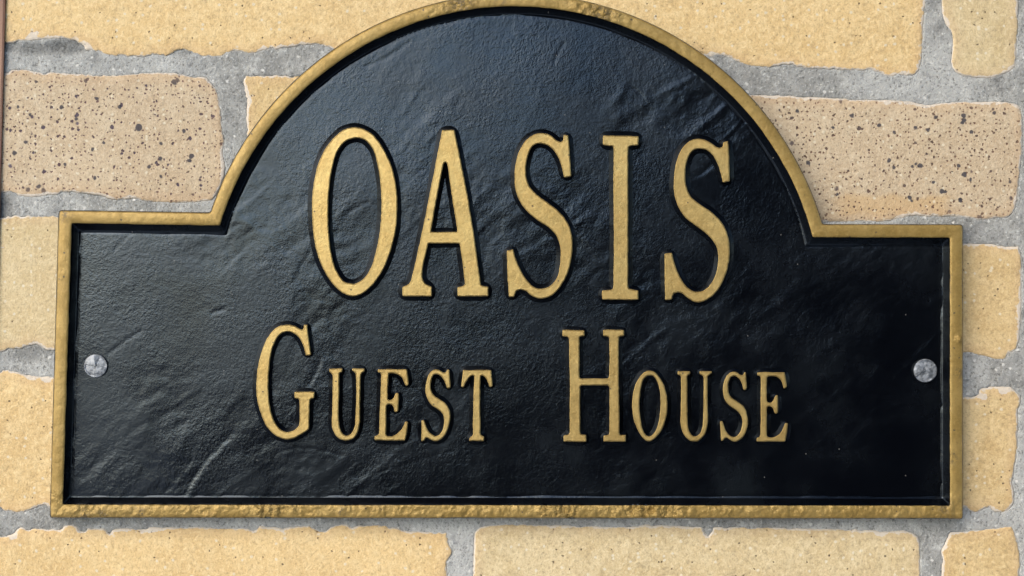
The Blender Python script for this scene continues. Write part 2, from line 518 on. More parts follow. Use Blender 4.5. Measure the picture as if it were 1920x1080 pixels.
# --- second course
SPOT_L = [(262, 240, 7.5), (328, 154, 5.5), (334, 151, 4), (24, 132, 4.5), (183, 186, 4), (69, 154, 3.5), (163, 153, 4), (117, 201, 4), (226, 201, 4), (346, 246, 4), (361, 293, 5), (357, 301, 4.5), (303, 298, 4), (281, 313, 4), (180, 335, 4), (83, 358, 5.5), (74, 350, 4.5), (54, 356, 4), (29, 287, 4.5), (124, 309, 3.5), (175, 280, 3.5), (302, 331, 3), (50, 267, 3.5), (196, 268, 3.5), (303, 269, 3.5), (36, 200, 3.5), (58, 216, 3.5), (145, 223, 3.5)]
o_l = (190, 255)
m_spl = brick_material("speckled_left_brick", **SP, speckle=0.97, big=0.80, tone=(1.15, 1.0, 1.5), spots=SPOT_L, origin=o_l)
brick([(-60, 137), (6, 137), (22, 131), (50, 131), (70, 135), (100, 136), (137, 139), (212, 141), (257, 139), (262, 137), (337, 137), (362, 144), (385, 146), (400, 160), (410, 180), (415, 212), (417, 245), (421, 267), (418, 283), (422, 310), (420, 330), (412, 352), (400, 372), (388, 377), (350, 380), (300, 380), (270, 376), (250, 372), (212, 374), (187, 367), (142, 361), (115, 360), (108, 365), (88, 366), (62, 370), (37, 366), (22, 361), (0, 361), (-60, 361)],
      m_spl, seed=4, rough=0.55, label="pinkish buff brick peppered with dark specks, left of the arch", origin=o_l)
brick([(460, 140), (480, 141), (562, 140), (700, 143), (1040, 150), (1040, 395), (700, 392), (466, 388), (463, 245), (462, 212), (460, 175), (457, 155)], MB['ochre'], seed=5)
SPOT_R = [(1805, 217, 5), (1805, 226, 5), (1803, 230, 4), (1575, 190, 4.5), (1596, 217, 4), (1647, 235, 4), (1738, 243, 4), (1753, 220, 4), (1862, 212, 3.5), (1820, 247, 4), (1715, 240, 3.5), (1560, 240, 3), (1665, 302, 4.5), (1674, 314, 3.5), (1724, 311, 5), (1709, 313, 3.5), (1716, 307, 3), (1795, 311, 4.5), (1765, 359, 5), (1770, 360, 4), (1704, 371, 4.5), (1707, 376, 3), (1799, 376, 4.5), (1806, 328, 5), (1818, 337, 3.5), (1892, 341, 3.5), (1514, 306, 4), (1568, 365, 3.5), (1835, 408, 5), (1828, 410, 3.5), (1749, 342, 3.5), (1895, 372, 4), (1494, 209, 3.5), (1675, 249, 3)]
o_r = (1500, 300)
m_spr = brick_material("speckled_right_brick", **SP, speckle=0.93, big=0.90, tone=(1.25, 1.0, 0.95), spots=SPOT_R, origin=o_r, stain=(1545, 1800, 362, 408, (0.50, 0.32, 0.14, 1)))
brick([(1082, 172), (1405, 177), (1440, 179), (1477, 180), (1565, 184), (1640, 187), (1690, 189), (1715, 192), (1740, 196), (1790, 192), (1840, 191), (1885, 191), (1908, 197), (1916, 212), (1917, 270), (1912, 332), (1907, 377), (1902, 395), (1892, 406), (1870, 409), (1835, 412), (1800, 406), (1765, 406), (1740, 407), (1715, 404), (1690, 410), (1665, 415), (1627, 416), (1400, 418), (1082, 415)],
      m_spr, seed=6, rough=0.5, label="buff brick peppered with dark specks, right of the arch", origin=o_r)
# --- third course
brick([(-230, 408), (0, 410), (20, 406), (62, 406), (105, 406), (300, 408), (620, 412), (620, 660), (300, 660), (98, 657), (85, 655), (77, 649), (60, 647), (37, 654), (22, 656), (0, 660), (-230, 660)], MB['pale'], seed=7)
brick([(1100, 452), (1600, 455), (1809, 456), (1840, 457), (1865, 457), (1885, 462), (1909, 462), (1915, 480), (1916, 540), (1915, 590), (1912, 627), (1907, 652), (1890, 665), (1885, 673), (1865, 673), (1850, 669), (1830, 665), (1807, 662), (1600, 662), (1100, 660)], MB['ochre'], seed=8, rough=0.45)
# --- fourth course
brick([(-60, 696), (0, 695), (22, 696), (45, 702), (75, 706), (97, 706), (300, 706), (426, 706), (426, 950), (200, 950), (91, 950), (82, 947), (67, 950), (50, 959), (20, 960), (7, 957), (0, 950), (-60, 950)], MB['warm'], seed=9)
brick([(1082, 735), (1600, 742), (1807, 745), (1832, 740), (1837, 729), (1865, 725), (1897, 727), (1909, 737), (1914, 750), (1909, 770), (1909, 807), (1907, 847), (1902, 880), (1899, 910), (1902, 930), (1897, 950), (1885, 960), (1865, 959), (1855, 950), (1840, 957), (1825, 960), (1807, 952), (1500, 952), (1082, 950)], MB['ochre'], seed=10, rough=0.45)
# --- fifth course (cut by the bottom of the picture)
brick([(-60, 1008), (0, 1007), (12, 1005), (27, 1000), (37, 990), (57, 990), (112, 994), (122, 986), (142, 986), (150, 995), (160, 996), (165, 991), (195, 992), (205, 1002), (217, 992), (250, 991), (280, 987), (332, 990), (375, 989), (432, 991), (460, 990), (475, 996), (480, 995), (487, 986), (535, 989), (580, 986), (590, 992), (610, 996), (620, 989), (650, 984), (660, 990), (675, 985), (720, 985), (732, 990), (745, 990), (755, 996), (805, 997), (838, 999), (841, 1015), (846, 1035), (839, 1055), (840, 1080), (842, 1240), (-60, 1240)], MB['warm'], seed=11, rough=0.8)
brick([(889, 1240), (887, 1080), (889, 1035), (890, 1000), (900, 989), (930, 985), (960, 984), (1060, 985), (1135, 987), (1197, 987), (1210, 984), (1260, 986), (1292, 987), (1316, 986), (1323, 1000), (1328, 1007), (1334, 998), (1338, 988), (1440, 989), (1490, 991), (1565, 992), (1635, 994), (1660, 997), (1690, 995), (1705, 997), (1720, 1005), (1725, 1022), (1726, 1080), (1727, 1240)], MB['pale'], seed=12, rough=0.5)
brick([(1765, 1240), (1765, 1080), (1767, 1047), (1765, 1035), (1775, 1010), (1782, 997), (1815, 996), (1865, 991), (1897, 987), (1903, 1000), (1909, 1022), (1913, 1055), (1911, 1080), (1911, 1240)], MB['ochre'], seed=13, rough=0.45)
# --- the wall goes on past the frame
sd_ = 40
kinds = ['warm', 'ochre', 'pale', 'warm', 'ochre']
def plain(x0, x1, y0, y1):
    global sd_
    sd_ += 1
    brick([(x0 + 8, y0), (x1 - 8, y0), (x1, y0 + 8), (x1, y1 - 8), (x1 - 8, y1), (x0 + 8, y1), (x0, y1 - 8), (x0, y0 + 8)], MB[kinds[sd_ % 5]], fine=26.0, seed=sd_)
rows = [(-1022, -782), (-738, -492), (-448, -204), (-158, 88), (185, 412), (458, 660), (735, 952), (990, 1240), (1282, 1524), (1566, 1808), (1850, 2090)]
for r, (ya, yb) in enumerate(rows):
    st = 1935 if (r % 2 == 0) else 1935 - 440
    xs = [1956, 2378, 3258] if r % 2 else [1956, 2818, 3678]
    for a, b in zip(xs[:-1], xs[1:]):
        plain(a, b - 42, ya, yb)
    xs = [-2300, -1850, -980, -400] if r % 2 else [-2300, -1430, -560, -400]
    for a, b in zip(xs[:-1], xs[1:]):
        plain(a, b - 42, ya, yb)
    if ya < -160 or yb > 1260:
        xs = [-60, 400, 1270, 1912] if r % 2 else [-60, 855, 1720, 1912]
        for a, b in zip(xs[:-1], xs[1:]):
            plain(a, b - 42, ya, yb)

# mortar sheet: fine where the picture shows it, coarse beyond
def axis(lo, a, b, hi, st, big):
    return np.r_[np.arange(lo, a, big), np.arange(a, b, st), np.arange(b, hi + 1, big)]
mx = axis(-2420, -20, 1945, 3700, 3.0, 30.0); my = axis(-1100, -20, 1105, 2160, 3.0, 30.0)
gx, gy = np.meshgrid(mx, my)
h = 0.00058 + 0.0005 * fbm(gx, gy, 70, 201, 3) + 0.0003 * vnoise(gx, gy, 16, 207) + 0.00025 * vnoise(gx, gy, 7, 209)
h = h - 0.00022 * np.abs(vnoise(gx, gy * 3, 60, 215))
def blob(cx, cy, rx, ry):
    return np.exp(-(((gx - cx) / rx) ** 2 + ((gy - cy) / ry) ** 2) ** 2)
dark_patch = np.zeros_like(h)  # mask of recessed patches where the mortar is coloured darker
nn = 0.35 * fbm(gx, gy, 18, 230, 3)
for (cx, cy, rx, ry, k) in ((128, 88, 34, 15, 1.0), (70, 92, 52, 12, 0.75), (20, 85, 16, 14, 0.6), (60, 665, 40, 16, 0.5), (10, 390, 16, 30, 0.6), (435, 240, 18, 45, 0.35), (340, 98, 26, 9, 0.5), (1722, 1010, 10, 8, 0.5)):
    b = blob(cx, cy, rx, ry)
    dark_patch = np.maximum(dark_patch, np.clip(b * k + nn * b, 0, 1))
    h = h - 0.0010 * b * k
for p in outlines:
    (x0, y0), (x1, y1) = p.min(0), p.max(0)
    mk = (gx > x0) & (gx < x1) & (gy > y0) & (gy < y1)
    q = np.stack([gx[mk], gy[mk]], -1)
    if len(q):
        h[mk] -= np.where(inside(q, p), np.clip(seg_dist(q, p) - 1.0, 0, 4) * 0.0006, 0)
mv = W(gx.ravel(), gy.ravel(), h.ravel())
ny, nx = gx.shape
idx = np.arange(nx * ny).reshape(ny, nx)
q = np.stack([idx[:-1, :-1], idx[1:, :-1], idx[1:, 1:], idx[:-1, 1:]], -1).reshape(-1, 4)
rim = np.r_[idx[0, :], idx[1:, -1], idx[-1, -2::-1], idx[-2:0:-1, 0]]
back = mv[rim].copy(); back[:, 1] = 0.11
bi = np.arange(len(rim)) + len(mv)
sk = np.stack([rim, np.roll(rim, -1), np.roll(bi, -1), bi], -1)
o = make("mortar", np.vstack([mv, back]), np.vstack([q, sk]).tolist(), [M_MORTAR], wall, attr={'dark_patch': np.r_[dark_patch.ravel(), np.zeros(len(rim))]})

# reddish brown timber edge at the far left
def trim():
    m = NT("reddish_brown_timber")
    v = m.obj_vec(False)
    sc = m.n("VectorMath", operation='MULTIPLY'); m.set(sc.inputs[0], v); sc.inputs[1].default_value = (260, 260, 14)
    a = m.noise(sc.outputs[0], 1.0, 4, 0.6)
    c = m.mix(m.rng(a, 0.3, 0.7), (0.13, 0.06, 0.038, 1), (0.29, 0.165, 0.11, 1))
    mm = m.out(c, 0.6, 0.0, m.bump(a, 0.0004, 0.6), 0.3)
    # right edge of the board leans: (11,0) -> (-2,480) in the picture
    def ex(y): return 11.0 - y * 13.0 / 480.0
    ys = np.linspace(-1100, 2160, 90)
    prof = [(0.0, -0.004), (0.0, 0.0014), (-1.5, 0.0022), (-5.0, 0.0026), (-380, 0.0026), (-384, 0.0020), (-385, -0.004)]
    V = []
    for y in ys:
        for dx, hh in prof:
            V.append(W(np.array([ex(y) + dx + 0.5 * float(vnoise(y, dx, 22, 260))]), np.array([y]), hh)[0])
    n = len(prof)
    F = []
    for i in range(len(ys) - 1):
        for j in range(n):
            a_, b_ = i * n + j, i * n + (j + 1) % n
            F.append([a_, b_, b_ + n, a_ + n])
    F.append(list(range(n))[::-1]); F.append([(len(ys) - 1) * n + j for j in range(n)])
    V = np.array(V)
    o = make("timber_post", V, F, [mm], smooth_flags=False, origin=np.array([V[:, 0].mean(), 0, V[:, 2].min()]))
    o['label'] = "thin reddish brown timber edge along the far left of the brick wall"
    o['category'] = "post"
trim()

# ------------------------------------------------------------------ house sign
sign = empty("house_sign", tuple(W(np.array([950.0]), np.array([972.0]), 0.0)[0]), "black arched cast metal sign with gold border and gold raised words OASIS GUEST HOUSE", "sign")

CX, CY, RAD = 965.0, 589.0, 602.0
def ring(off, n_arm=70, n_arc=640, n_v=140, n_b=860):
    """outline of the sign moved inwards by off pixels, always with the same number of points"""
    A = np.array([109.5 + off, 393.0 + off + 0.4]); D = np.array([1806.0 - off, 420.5 + off])
    E = np.array([1806.0 - off, 973.0 - off]); F = np.array([93.0 + off, 971.0 - off])
    A[0] += off * 0.0
    r = RAD - off
    yb = 398.0 + off; yc = 420.0 + off
    B = np.array([CX - math.sqrt(r * r - (CY - yb) ** 2), yb])
    C = np.array([CX + math.sqrt(r * r - (CY - yc) ** 2), yc])
    a0 = math.atan2(B[1] - CY, B[0] - CX); a1 = math.atan2(C[1] - CY, C[0] - CX)
    if a0 > 0: a0 -= 2 * math.pi
    th = np.linspace(a0, a1, n_arc, endpoint=False)
    arc = np.stack([CX + r * np.cos(th), CY + r * np.sin(th)], -1)
    ln = lambda p, q, n: p + (q - p) * np.linspace(0, 1, n, endpoint=False)[:, None]
    return np.vstack([ln(A, B, n_arm), arc, ln(C, D, n_arm), ln(D, E, n_v), ln(E, F, n_b), ln(F, A, n_v)])

def soften(p, sig):
    k = np.arange(-6, 7); wgt = np.exp(-0.5 * (k / sig) ** 2); wgt /= wgt.sum()
    return sum(wgt[j] * np.roll(p, k[j], 0) for j in range(13))

PLATE_H = 0.0066
prof = [(0, 0.0004), (0, 0.0085), (0.3, 0.0106), (1.6, 0.0114), (2.8, 0.0118), (4.5, 0.01195), (6.5, 0.01203), (8.5, 0.01209), (10.5, 0.01213), (12.5, 0.01215), (14.5, 0.01214), (16.5, 0.01210), (18.5, 0.01205), (20.5, 0.0120), (22.3, 0.0119), (23.8, 0.01175), (24.8, 0.0115), (25.8, 0.0108), (29, 0.0097), (33, 0.0084), (37.4, 0.00700), (38.6, 0.00670), (40.2, 0.00658), (42, 0.00645), (47, 0.0058)]
GOLD0, GOLD1 = 3, 16
rings = []; wear = []; pits = []
for k, (off, hh) in enumerate(prof):
    p = soften(ring(off), 1.1 if off < 3 else 0.7)
    x, y = p[:, 0], p[:, 1]
    n2 = normals(p)
    pit = np.zeros(len(p))
    if GOLD0 <= k <= GOLD1:
        bot = smooth(900, 960, y)
        patch = smooth(0.02, 0.25, vnoise(x, y * 0.2, 55, 301)) 
        rough_k = bot * (0.45 + 0.9 * patch) + (1 - bot) * (0.10 + 0.9 * np.exp(-((x - 1125) / 45) ** 2 - ((y - 25) / 30) ** 2) + 0.5 * np.exp(-((x - 850) / 40) ** 2 - ((y - 5) / 30) ** 2))
        rough_k = rough_k + 1.2 * np.exp(-((x - 1799) / 8) ** 2 - ((y - 636) / 6) ** 2)
        pit = np.clip(rough_k, 0, 1.5)
        hz = hh + rough_k * 1.3 * (0.0011 * vnoise(x, y, 11, 305) + 0.0007 * vnoise(x, y, 5, 307)) + 0.00010 * fbm(x, y, 40, 309)
        hz = hz + 0.0009 * np.exp(-((x - 1799) / 6) ** 2 - ((y - 636) / 5) ** 2)
        jx = n2 * (0.7 * vnoise(x, y, 14, 311))[:, None] if k in (GOLD0, GOLD1) else 0
        p = p + jx
    else:
        hz = hh + 0.00012 * vnoise(x, y, 18, 313)
        if k >= 17:
            hz = hz + 0.00025 * vnoise(x, y, 30, 315)
    wr = np.zeros(len(p))
    for (ex_, ey_, er) in ((118, 398, 16), (862, 6, 26), (1130, 22, 22), (938, 3, 10), (160, 965, 10), (192, 966, 12), (262, 960, 10), (640, 960, 8), (1770, 950, 14), (1800, 700, 10), (1786, 860, 10)):
        wr = np.maximum(wr, np.exp(-((p[:, 0] - ex_) ** 2 + (p[:, 1] - ey_) ** 2) / er ** 2))
    wr = np.maximum(wr, 0.55 * smooth(0.15, 0.45, vnoise(x, y, 35, 320)) * (1.0 if k in (3, 4, 15, 16) else 0.15))
    rings.append(W(p[:, 0], p[:, 1], hz)); wear.append(wr * 0.75); pits.append(pit)
n = len(rings[0]); K = len(prof)
V = np.vstack(rings)
def ringfaces(k0, k1):
    F = []
    for k in range(k0, k1):
        a = np.arange(n); b = (a + 1) % n
        F.append(np.stack([k * n + a, k * n + b, (k + 1) * n + b, (k + 1) * n + a], -1))
    return np.vstack(F)
def sub(name, k0, k1, mat, **kw):
    F = ringfaces(k0, k1) - k0 * n
    vv = V[k0 * n:(k1 + 1) * n]
    a, b, c = vv[F[0][0]], vv[F[0][1]], vv[F[0][2]]
    mid = (k1 - k0) // 2 * n
    fr = F[mid + 5]
    nn_ = np.cross(vv[fr[1]] - vv[fr[0]], vv[fr[2]] - vv[fr[0]])
    if nn_[1] > 0:
        F = F[:, ::-1]
    return make(name, vv, F.tolist(), [mat], sign, origin=np.array(sign.location), **kw)
fr = sub("border_frame", GOLD0, GOLD1, M_GOLDF, attr={'wear': np.concatenate(wear[GOLD0:GOLD1 + 1]), 'pit': np.concatenate(pits[GOLD0:GOLD1 + 1])})
fr['label'] = "raised gold painted border running round the sign"
rim_o = sub("outer_rim", 0, GOLD0, M_BLACK2)
bev = sub("inner_bevel", GOLD1, K - 1, M_BLACK2)

# recessed black plate with hammered, creased relief
outl = ring(39.5)
def creases(X, Y):
    h = np.zeros_like(X)
    L = [([(348, 926), (362, 900), (382, 870), (402, 848), (418, 830), (430, 822)], 7, 0.00040, 1),
         ([(686, 123), (716, 112), (744, 96), (768, 78)], 4, 0.00022, 0),
         ([(1056, 80), (1048, 98), (1039, 118)], 4, 0.00022, 0),
         ([(1185, 165), (1197, 172), (1210, 190)], 5, 0.00020, 0),
         ([(203, 664), (228, 645), (262, 621)], 5, 0.00022, 0),
         ([(395, 590), (420, 578)], 5, 0.00024, 0),
         ([(332, 705), (355, 692), (372, 684)], 2.5, -0.00012, 0),
         ([(512, 862), (522, 848), (545, 842), (575, 839), (600, 845), (640, 852)], 5, 0.00014, 0),
         ([(655, 395), (672, 388), (690, 380)], 4, 0.00022, 0),
         ([(1115, 845), (1140, 825), (1160, 800)], 4, 0.00018, 1),
         ([(1080, 700), (1170, 660), (1250, 610), (1330, 560), (1400, 500)], 16, 0.00010, 1),
         ([(560, 505), (575, 480), (590, 462)], 6, 0.00018, 0),
         ([(215, 470), (240, 440), (262, 425)], 6, 0.00014, 0),
         ([(300, 930), (340, 890), (360, 858)], 9, 0.00012, 1),
         ([(1310, 330), (1335, 310), (1352, 296)], 4, 0.00030, 1),
         ([(700, 890), (760, 870), (850, 845), (868, 832)], 5, 0.00010, 0),
         ([(580, 720), (592, 700), (600, 680)], 4, 0.00030, 1)]
    P = np.stack([X.ravel() + 3.5 * vnoise(X.ravel(), Y.ravel(), 14, 420), Y.ravel() + 3.5 * vnoise(X.ravel(), Y.ravel(), 14, 421)], -1)
    for pts, wd, amp, step in L:
        pl = np.array(pts, float)
        lo = pl.min(0) - wd * 5; hi = pl.max(0) + wd * 5
        mk = ((P >= lo) & (P <= hi)).all(1)
        if not mk.any(): continue
        q = P[mk]
        d = seg_dist(q, pl, False)
        if step:
            # one side stands proud of the other
            i = np.argmin(((q[:, None, :] - pl[None, :-1, :] * 0.5 - pl[None, 1:, :] * 0.5) ** 2).sum(-1), 1)
            t = pl[i + 1] - pl[i]
            sgn = np.sign(t[:, 0] * (q[:, 1] - pl[i, 1]) - t[:, 1] * (q[:, 0] - pl[i, 0]))
            v = amp * (0.45 * np.tanh(sgn * d / 4.0) * np.exp(-(d / (wd * 2.6)) ** 2) - 0.75 * np.exp(-((d - 1.5 * (sgn > 0)) / 2.6) ** 2))
        else:
            v = -amp * np.exp(-(d / (wd * 0.5)) ** 2)
        h.ravel()[mk] += v
    return h
def plate():
    st = 3.0
    xs = np.arange(outl[:, 0].min() - st, outl[:, 0].max() + st, st)
    ys = np.arange(outl[:, 1].min() - st, outl[:, 1].max() + st, st)
    X, Y = np.meshgrid(xs, ys)
    P = np.stack([X.ravel(), Y.ravel()], -1)
    ins = inside(P, outl).reshape(X.shape)
    # rotated frame: the creases run up to the right
    a = R(-38)
    U = X * math.cos(a) + Y * math.sin(a); Vv = -X * math.sin(a) + Y * math.cos(a)
    wx = 30 * vnoise(X, Y, 120, 401); wy = 30 * vnoise(X, Y, 120, 402)
    wr = fbm((U + wx) / 2.0, Vv + wy, 38, 403, 4, 0.6)
    rid = 1 - 2 * np.abs(vnoise((U + wx) / 4.0, Vv + wy, 46, 410))
    rid = np.clip(rid - 0.72, 0, 1) / 0.28
    patch = smooth(-0.2, 0.3, fbm(X, Y, 200, 412, 2))
    patch = patch + 1.3 * np.exp(-((X - 585) / 75) ** 2 - ((Y - 885) / 42) ** 2) + 0.5 * np.exp(-((X - 1290) / 110) ** 2 - ((Y - 190) / 90) ** 2)
    h = PLATE_H + 0.00022 * wr * (0.15 + 1.1 * patch) + 0.00012 * rid * patch + 0.00035 * fbm(X, Y, 170, 415, 2)
    h = h + 0.00005 * vnoise(X, Y, 13, 417) * (0.4 + patch) + 0.00003 * vnoise(X, Y, 7, 418)
    h = h + 0.75 * creases(X, Y)
    d = seg_dist(P, outl).reshape(X.shape)
    h = h - 0.0003 * np.exp(-(d / 2.5) ** 2) * ins
    mask = ins
    cell = mask[:-1, :-1] | mask[1:, :-1] | mask[1:, 1:] | mask[:-1, 1:]
    idx = np.arange(X.size).reshape(X.shape)
    F = np.stack([idx[:-1, :-1], idx[1:, :-1], idx[1:, 1:], idx[:-1, 1:]], -1)[cell]
    used = np.unique(F); mp = np.full(X.size, -1); mp[used] = np.arange(len(used))
    VV = W(X.ravel()[used], Y.ravel()[used], h.ravel()[used])
    o = make("back_plate", VV, mp[F].tolist(), [M_BLACK], sign, origin=np.array(sign.location))
    o['label'] = "recessed black painted panel with creased hammered texture"
plate()

# ------------------------------------------------------------------ raised letters, outlines read off the photograph
def T(pts, ox, oy, k): return [(ox + x / k, oy + y / k) for x, y in pts]
k1 = 635 / 200.0
LET = []
LET.append(("O", "OASIS", [T([(305,28),(375,48),(430,95),(485,180),(525,275),(548,390),(555,510),(545,640),(520,745),(480,855),(420,950),(360,1008),(290,1033),(225,1010),(160,945),(110,860),(75,760),(55,640),(48,500),(58,370),(85,250),(125,160),(175,95),(235,45)], 570, 230, k1),
  T([(300,92),(360,102),(405,150),(435,230),(455,350),(462,480),(455,620),(435,740),(405,850),(360,925),(300,963),(240,945),(195,885),(165,790),(148,670),(143,500),(152,370),(170,260),(195,180),(240,115)], 570, 230, k1)]))
LET.append(("A", "OASIS", [T([(283,45),(355,45),(390,210),(455,560),(512,965),(525,972),(557,978),(557,1033),(375,1033),(375,980),(405,974),(420,962),(406,850),(388,718),(200,718),(170,850),(165,925),(180,960),(220,978),(220,1033),(47,1033),(47,978),(72,968),(95,945),(125,830),(170,620),(220,370),(265,140)], 740, 230, k1),
  T([(303,233),(314,245),(340,420),(375,652),(215,652),(250,450),(290,245)], 740, 230, k1)]))
LET.append(("S", "OASIS", [T([(403,57),(430,60),(436,130),(447,303),(407,310),(390,240),(365,180),(330,135),(290,112),(250,108),(215,128),(192,175),(178,250),(180,305),(197,360),(240,410),(300,455),(370,510),(420,570),(447,640),(455,720),(447,800),(425,880),(385,955),(335,1010),(265,1032),(215,1015),(175,985),(145,975),(120,985),(108,1020),(78,1020),(70,900),(65,745),(103,738),(120,800),(150,870),(185,925),(230,965),(275,972),(320,958),(355,920),(378,860),(386,780),(380,710),(355,650),(310,605),(250,565),(190,515),(145,455),(118,390),(112,310),(118,230),(140,150),(180,90),(230,55),(275,47),(320,58),(360,90),(385,100),(400,92)], 930, 235, k1)]))
LET.append(("I", "OASIS", [T([(98,62),(310,66),(308,118),(270,121),(250,127),(246,160),(247,500),(245,960),(252,976),(307,985),(308,1040),(93,1038),(93,985),(150,980),(160,968),(163,700),(160,340),(163,160),(160,124),(98,115)], 1100, 235, 445 / 140.0)]))
LET.append(("S", "OASIS", [T([(433,85),(460,78),(466,160),(470,318),(430,325),(412,250),(385,185),(350,140),(310,125),(265,128),(230,160),(210,220),(205,300),(212,350),(240,410),(300,460),(365,505),(420,560),(452,620),(468,700),(466,780),(450,860),(415,940),(365,1000),(310,1032),(270,1037),(225,1015),(190,985),(165,978),(135,985),(125,1022),(87,1024),(85,900),(83,750),(125,743),(145,820),(175,890),(215,945),(265,975),(310,970),(350,940),(385,880),(402,800),(400,730),(375,675),(340,635),(280,590),(215,540),(170,480),(145,410),(138,340),(145,250),(165,170),(205,100),(250,72),(300,66),(345,80),(385,108),(410,120),(430,112)], 1220, 240, k1)]))
LET.append(("G", "GUEST", [T([(450,62),(478,65),(485,150),(507,300),(505,318),(468,320),(455,270),(430,205),(395,155),(350,125),(300,118),(250,140),(210,195),(180,270),(160,380),(148,520),(150,660),(165,770),(195,870),(235,930),(290,965),(340,963),(385,940),(410,905),(415,850),(413,700),(402,685),(372,680),(372,630),(540,630),(535,680),(508,687),(497,705),(493,900),(492,945),(430,985),(370,1015),(310,1028),(250,1015),(190,980),(130,910),(90,820),(62,720),(50,620),(55,480),(75,360),(110,240),(160,150),(215,90),(265,68),(330,66),(380,80),(420,100),(440,105),(448,90)], 470, 595, 4.5)]))
LET.append(("U", "GUEST", [T([(85,75),(248,75),(245,118),(217,125),(207,155),(205,400),(200,650),(205,760),(220,840),(250,900),(300,928),(350,910),(390,850),(412,770),(422,600),(428,350),(425,165),(412,128),(375,98),(375,75),(530,75),(530,110),(495,130),(478,170),(475,300),(470,550),(468,750),(455,840),(420,920),(370,968),(290,982),(220,965),(165,915),(130,840),(118,740),(122,600),(130,400),(130,180),(120,143),(85,118)], 605, 680, 6.75)]))
LET.append(("E", "GUEST", [T([(700,85),(1065,85),(1072,150),(1088,280),(1060,298),(1040,270),(1015,200),(975,160),(930,140),(870,128),(835,135),(828,180),(820,455),(835,472),(865,477),(895,455),(920,395),(940,380),(962,395),(960,500),(952,610),(930,625),(910,612),(900,560),(880,530),(840,522),(812,532),(805,570),(802,800),(800,912),(815,930),(870,935),(920,915),(975,870),(1020,810),(1045,745),(1080,750),(1070,850),(1040,985),(660,978),(658,930),(690,924),(715,905),(720,700),(735,400),(743,150),(730,128),(700,122)], 605, 680, 6.75)]))
LET.append(("S", "GUEST", [T([(430,92),(452,88),(455,150),(468,315),(430,320),(410,260),(380,200),(340,160),(300,142),(260,150),(235,190),(220,260),(222,340),(240,390),(285,435),(350,475),(405,515),(440,565),(462,630),(465,700),(450,790),(420,880),(375,950),(320,985),(270,988),(220,970),(180,945),(150,955),(135,985),(105,990),(108,850),(103,732),(135,728),(155,790),(180,850),(220,900),(270,930),(310,925),(350,890),(380,830),(392,750),(385,680),(355,625),(300,580),(240,545),(195,490),(165,420),(155,340),(165,250),(190,170),(230,110),(280,87),(325,95),(365,120),(400,130),(425,115)], 775, 680, 6.75)]))
LET.append(("T", "GUEST", [T([(630,95),(985,95),(992,170),(1000,300),(965,308),(945,240),(915,185),(880,160),(855,157),(847,180),(842,500),(850,800),(850,895),(865,925),(895,935),(895,990),(705,990),(712,950),(745,930),(757,905),(755,750),(765,400),(773,180),(762,157),(730,165),(690,205),(655,265),(635,310),(607,305),(617,210)], 775, 680, 6.75)]))
LET.append(("H", "HOUSE", [T([(68,85),(252,88),(252,135),(215,138),(207,155),(208,480),(220,495),(445,495),(460,480),(465,300),(460,152),(450,138),(410,132),(410,82),(585,85),(585,132),(548,138),(540,155),(540,500),(547,955),(555,970),(600,970),(600,1026),(413,1026),(415,975),(455,970),(463,955),(463,570),(450,550),(225,550),(213,565),(213,950),(222,966),(265,970),(265,1026),(77,1026),(77,975),(115,970),(128,955),(130,560),(122,155),(110,142),(68,135)], 1040, 600, 4.5)]))
LET.append(("O", "HOUSE", [T([(325,68),(385,85),(440,140),(490,220),(525,320),(545,430),(547,530),(535,640),(505,750),(460,845),(400,915),(345,955),(290,955),(240,915),(185,840),(145,750),(118,640),(105,520),(110,400),(135,280),(175,185),(225,115),(275,78)], 1170, 685, 6.75),
  T([(320,127),(370,135),(410,180),(440,260),(460,370),(465,490),(458,610),(440,720),(405,825),(360,885),(315,900),(275,880),(240,820),(215,730),(200,620),(192,500),(200,380),(215,270),(240,190),(280,140)], 1170, 685, 6.75)]))
LET.append(("U", "HOUSE", [T([(680,75),(838,75),(835,115),(812,122),(797,150),(797,400),(802,700),(812,790),(840,865),(880,900),(925,898),(965,860),(990,790),(1003,690),(1010,400),(1010,165),(997,135),(958,108),(958,75),(1112,75),(1108,100),(1075,125),(1055,155),(1055,400),(1060,700),(1045,800),(1015,880),(960,940),(900,962),(840,950),(780,905),(740,830),(720,740),(720,600),(725,350),(723,150),(710,125),(680,118)], 1170, 685, 6.75)]))
LET.append(("S", "HOUSE", [T([(405,120),(428,118),(432,190),(440,330),(428,345),(400,342),(380,270),(350,210),(310,175),(270,170),(230,195),(207,250),(203,330),(215,400),(250,450),(310,490),(370,530),(415,580),(440,650),(452,730),(445,810),(420,890),(380,950),(325,990),(275,997),(230,975),(190,948),(160,955),(140,985),(115,990),(112,900),(100,745),(130,738),(150,800),(175,860),(215,915),(265,940),(310,930),(350,890),(375,830),(385,760),(375,690),(350,640),(300,595),(240,555),(185,500),(150,430),(138,350),(150,260),(180,180),(225,130),(270,115),(320,125),(360,155),(385,158),(400,145)], 1335, 680, 6.75)]))
LET.append(("E", "HOUSE", [T([(572,122),(918,122),(930,200),(945,310),(910,325),(895,270),(865,215),(825,180),(770,170),(710,172),(693,192),(690,475),(702,500),(735,510),(765,495),(790,450),(805,412),(833,412),(833,520),(833,630),(810,645),(790,635),(780,590),(755,555),(720,548),(697,558),(690,600),(690,915),(702,940),(760,950),(820,930),(870,885),(905,820),(925,765),(962,768),(945,880),(925,997),(567,997),(567,950),(598,945),(613,925),(620,700),(618,400),(618,190),(606,168),(572,162)], 1335, 680, 6.75)]))

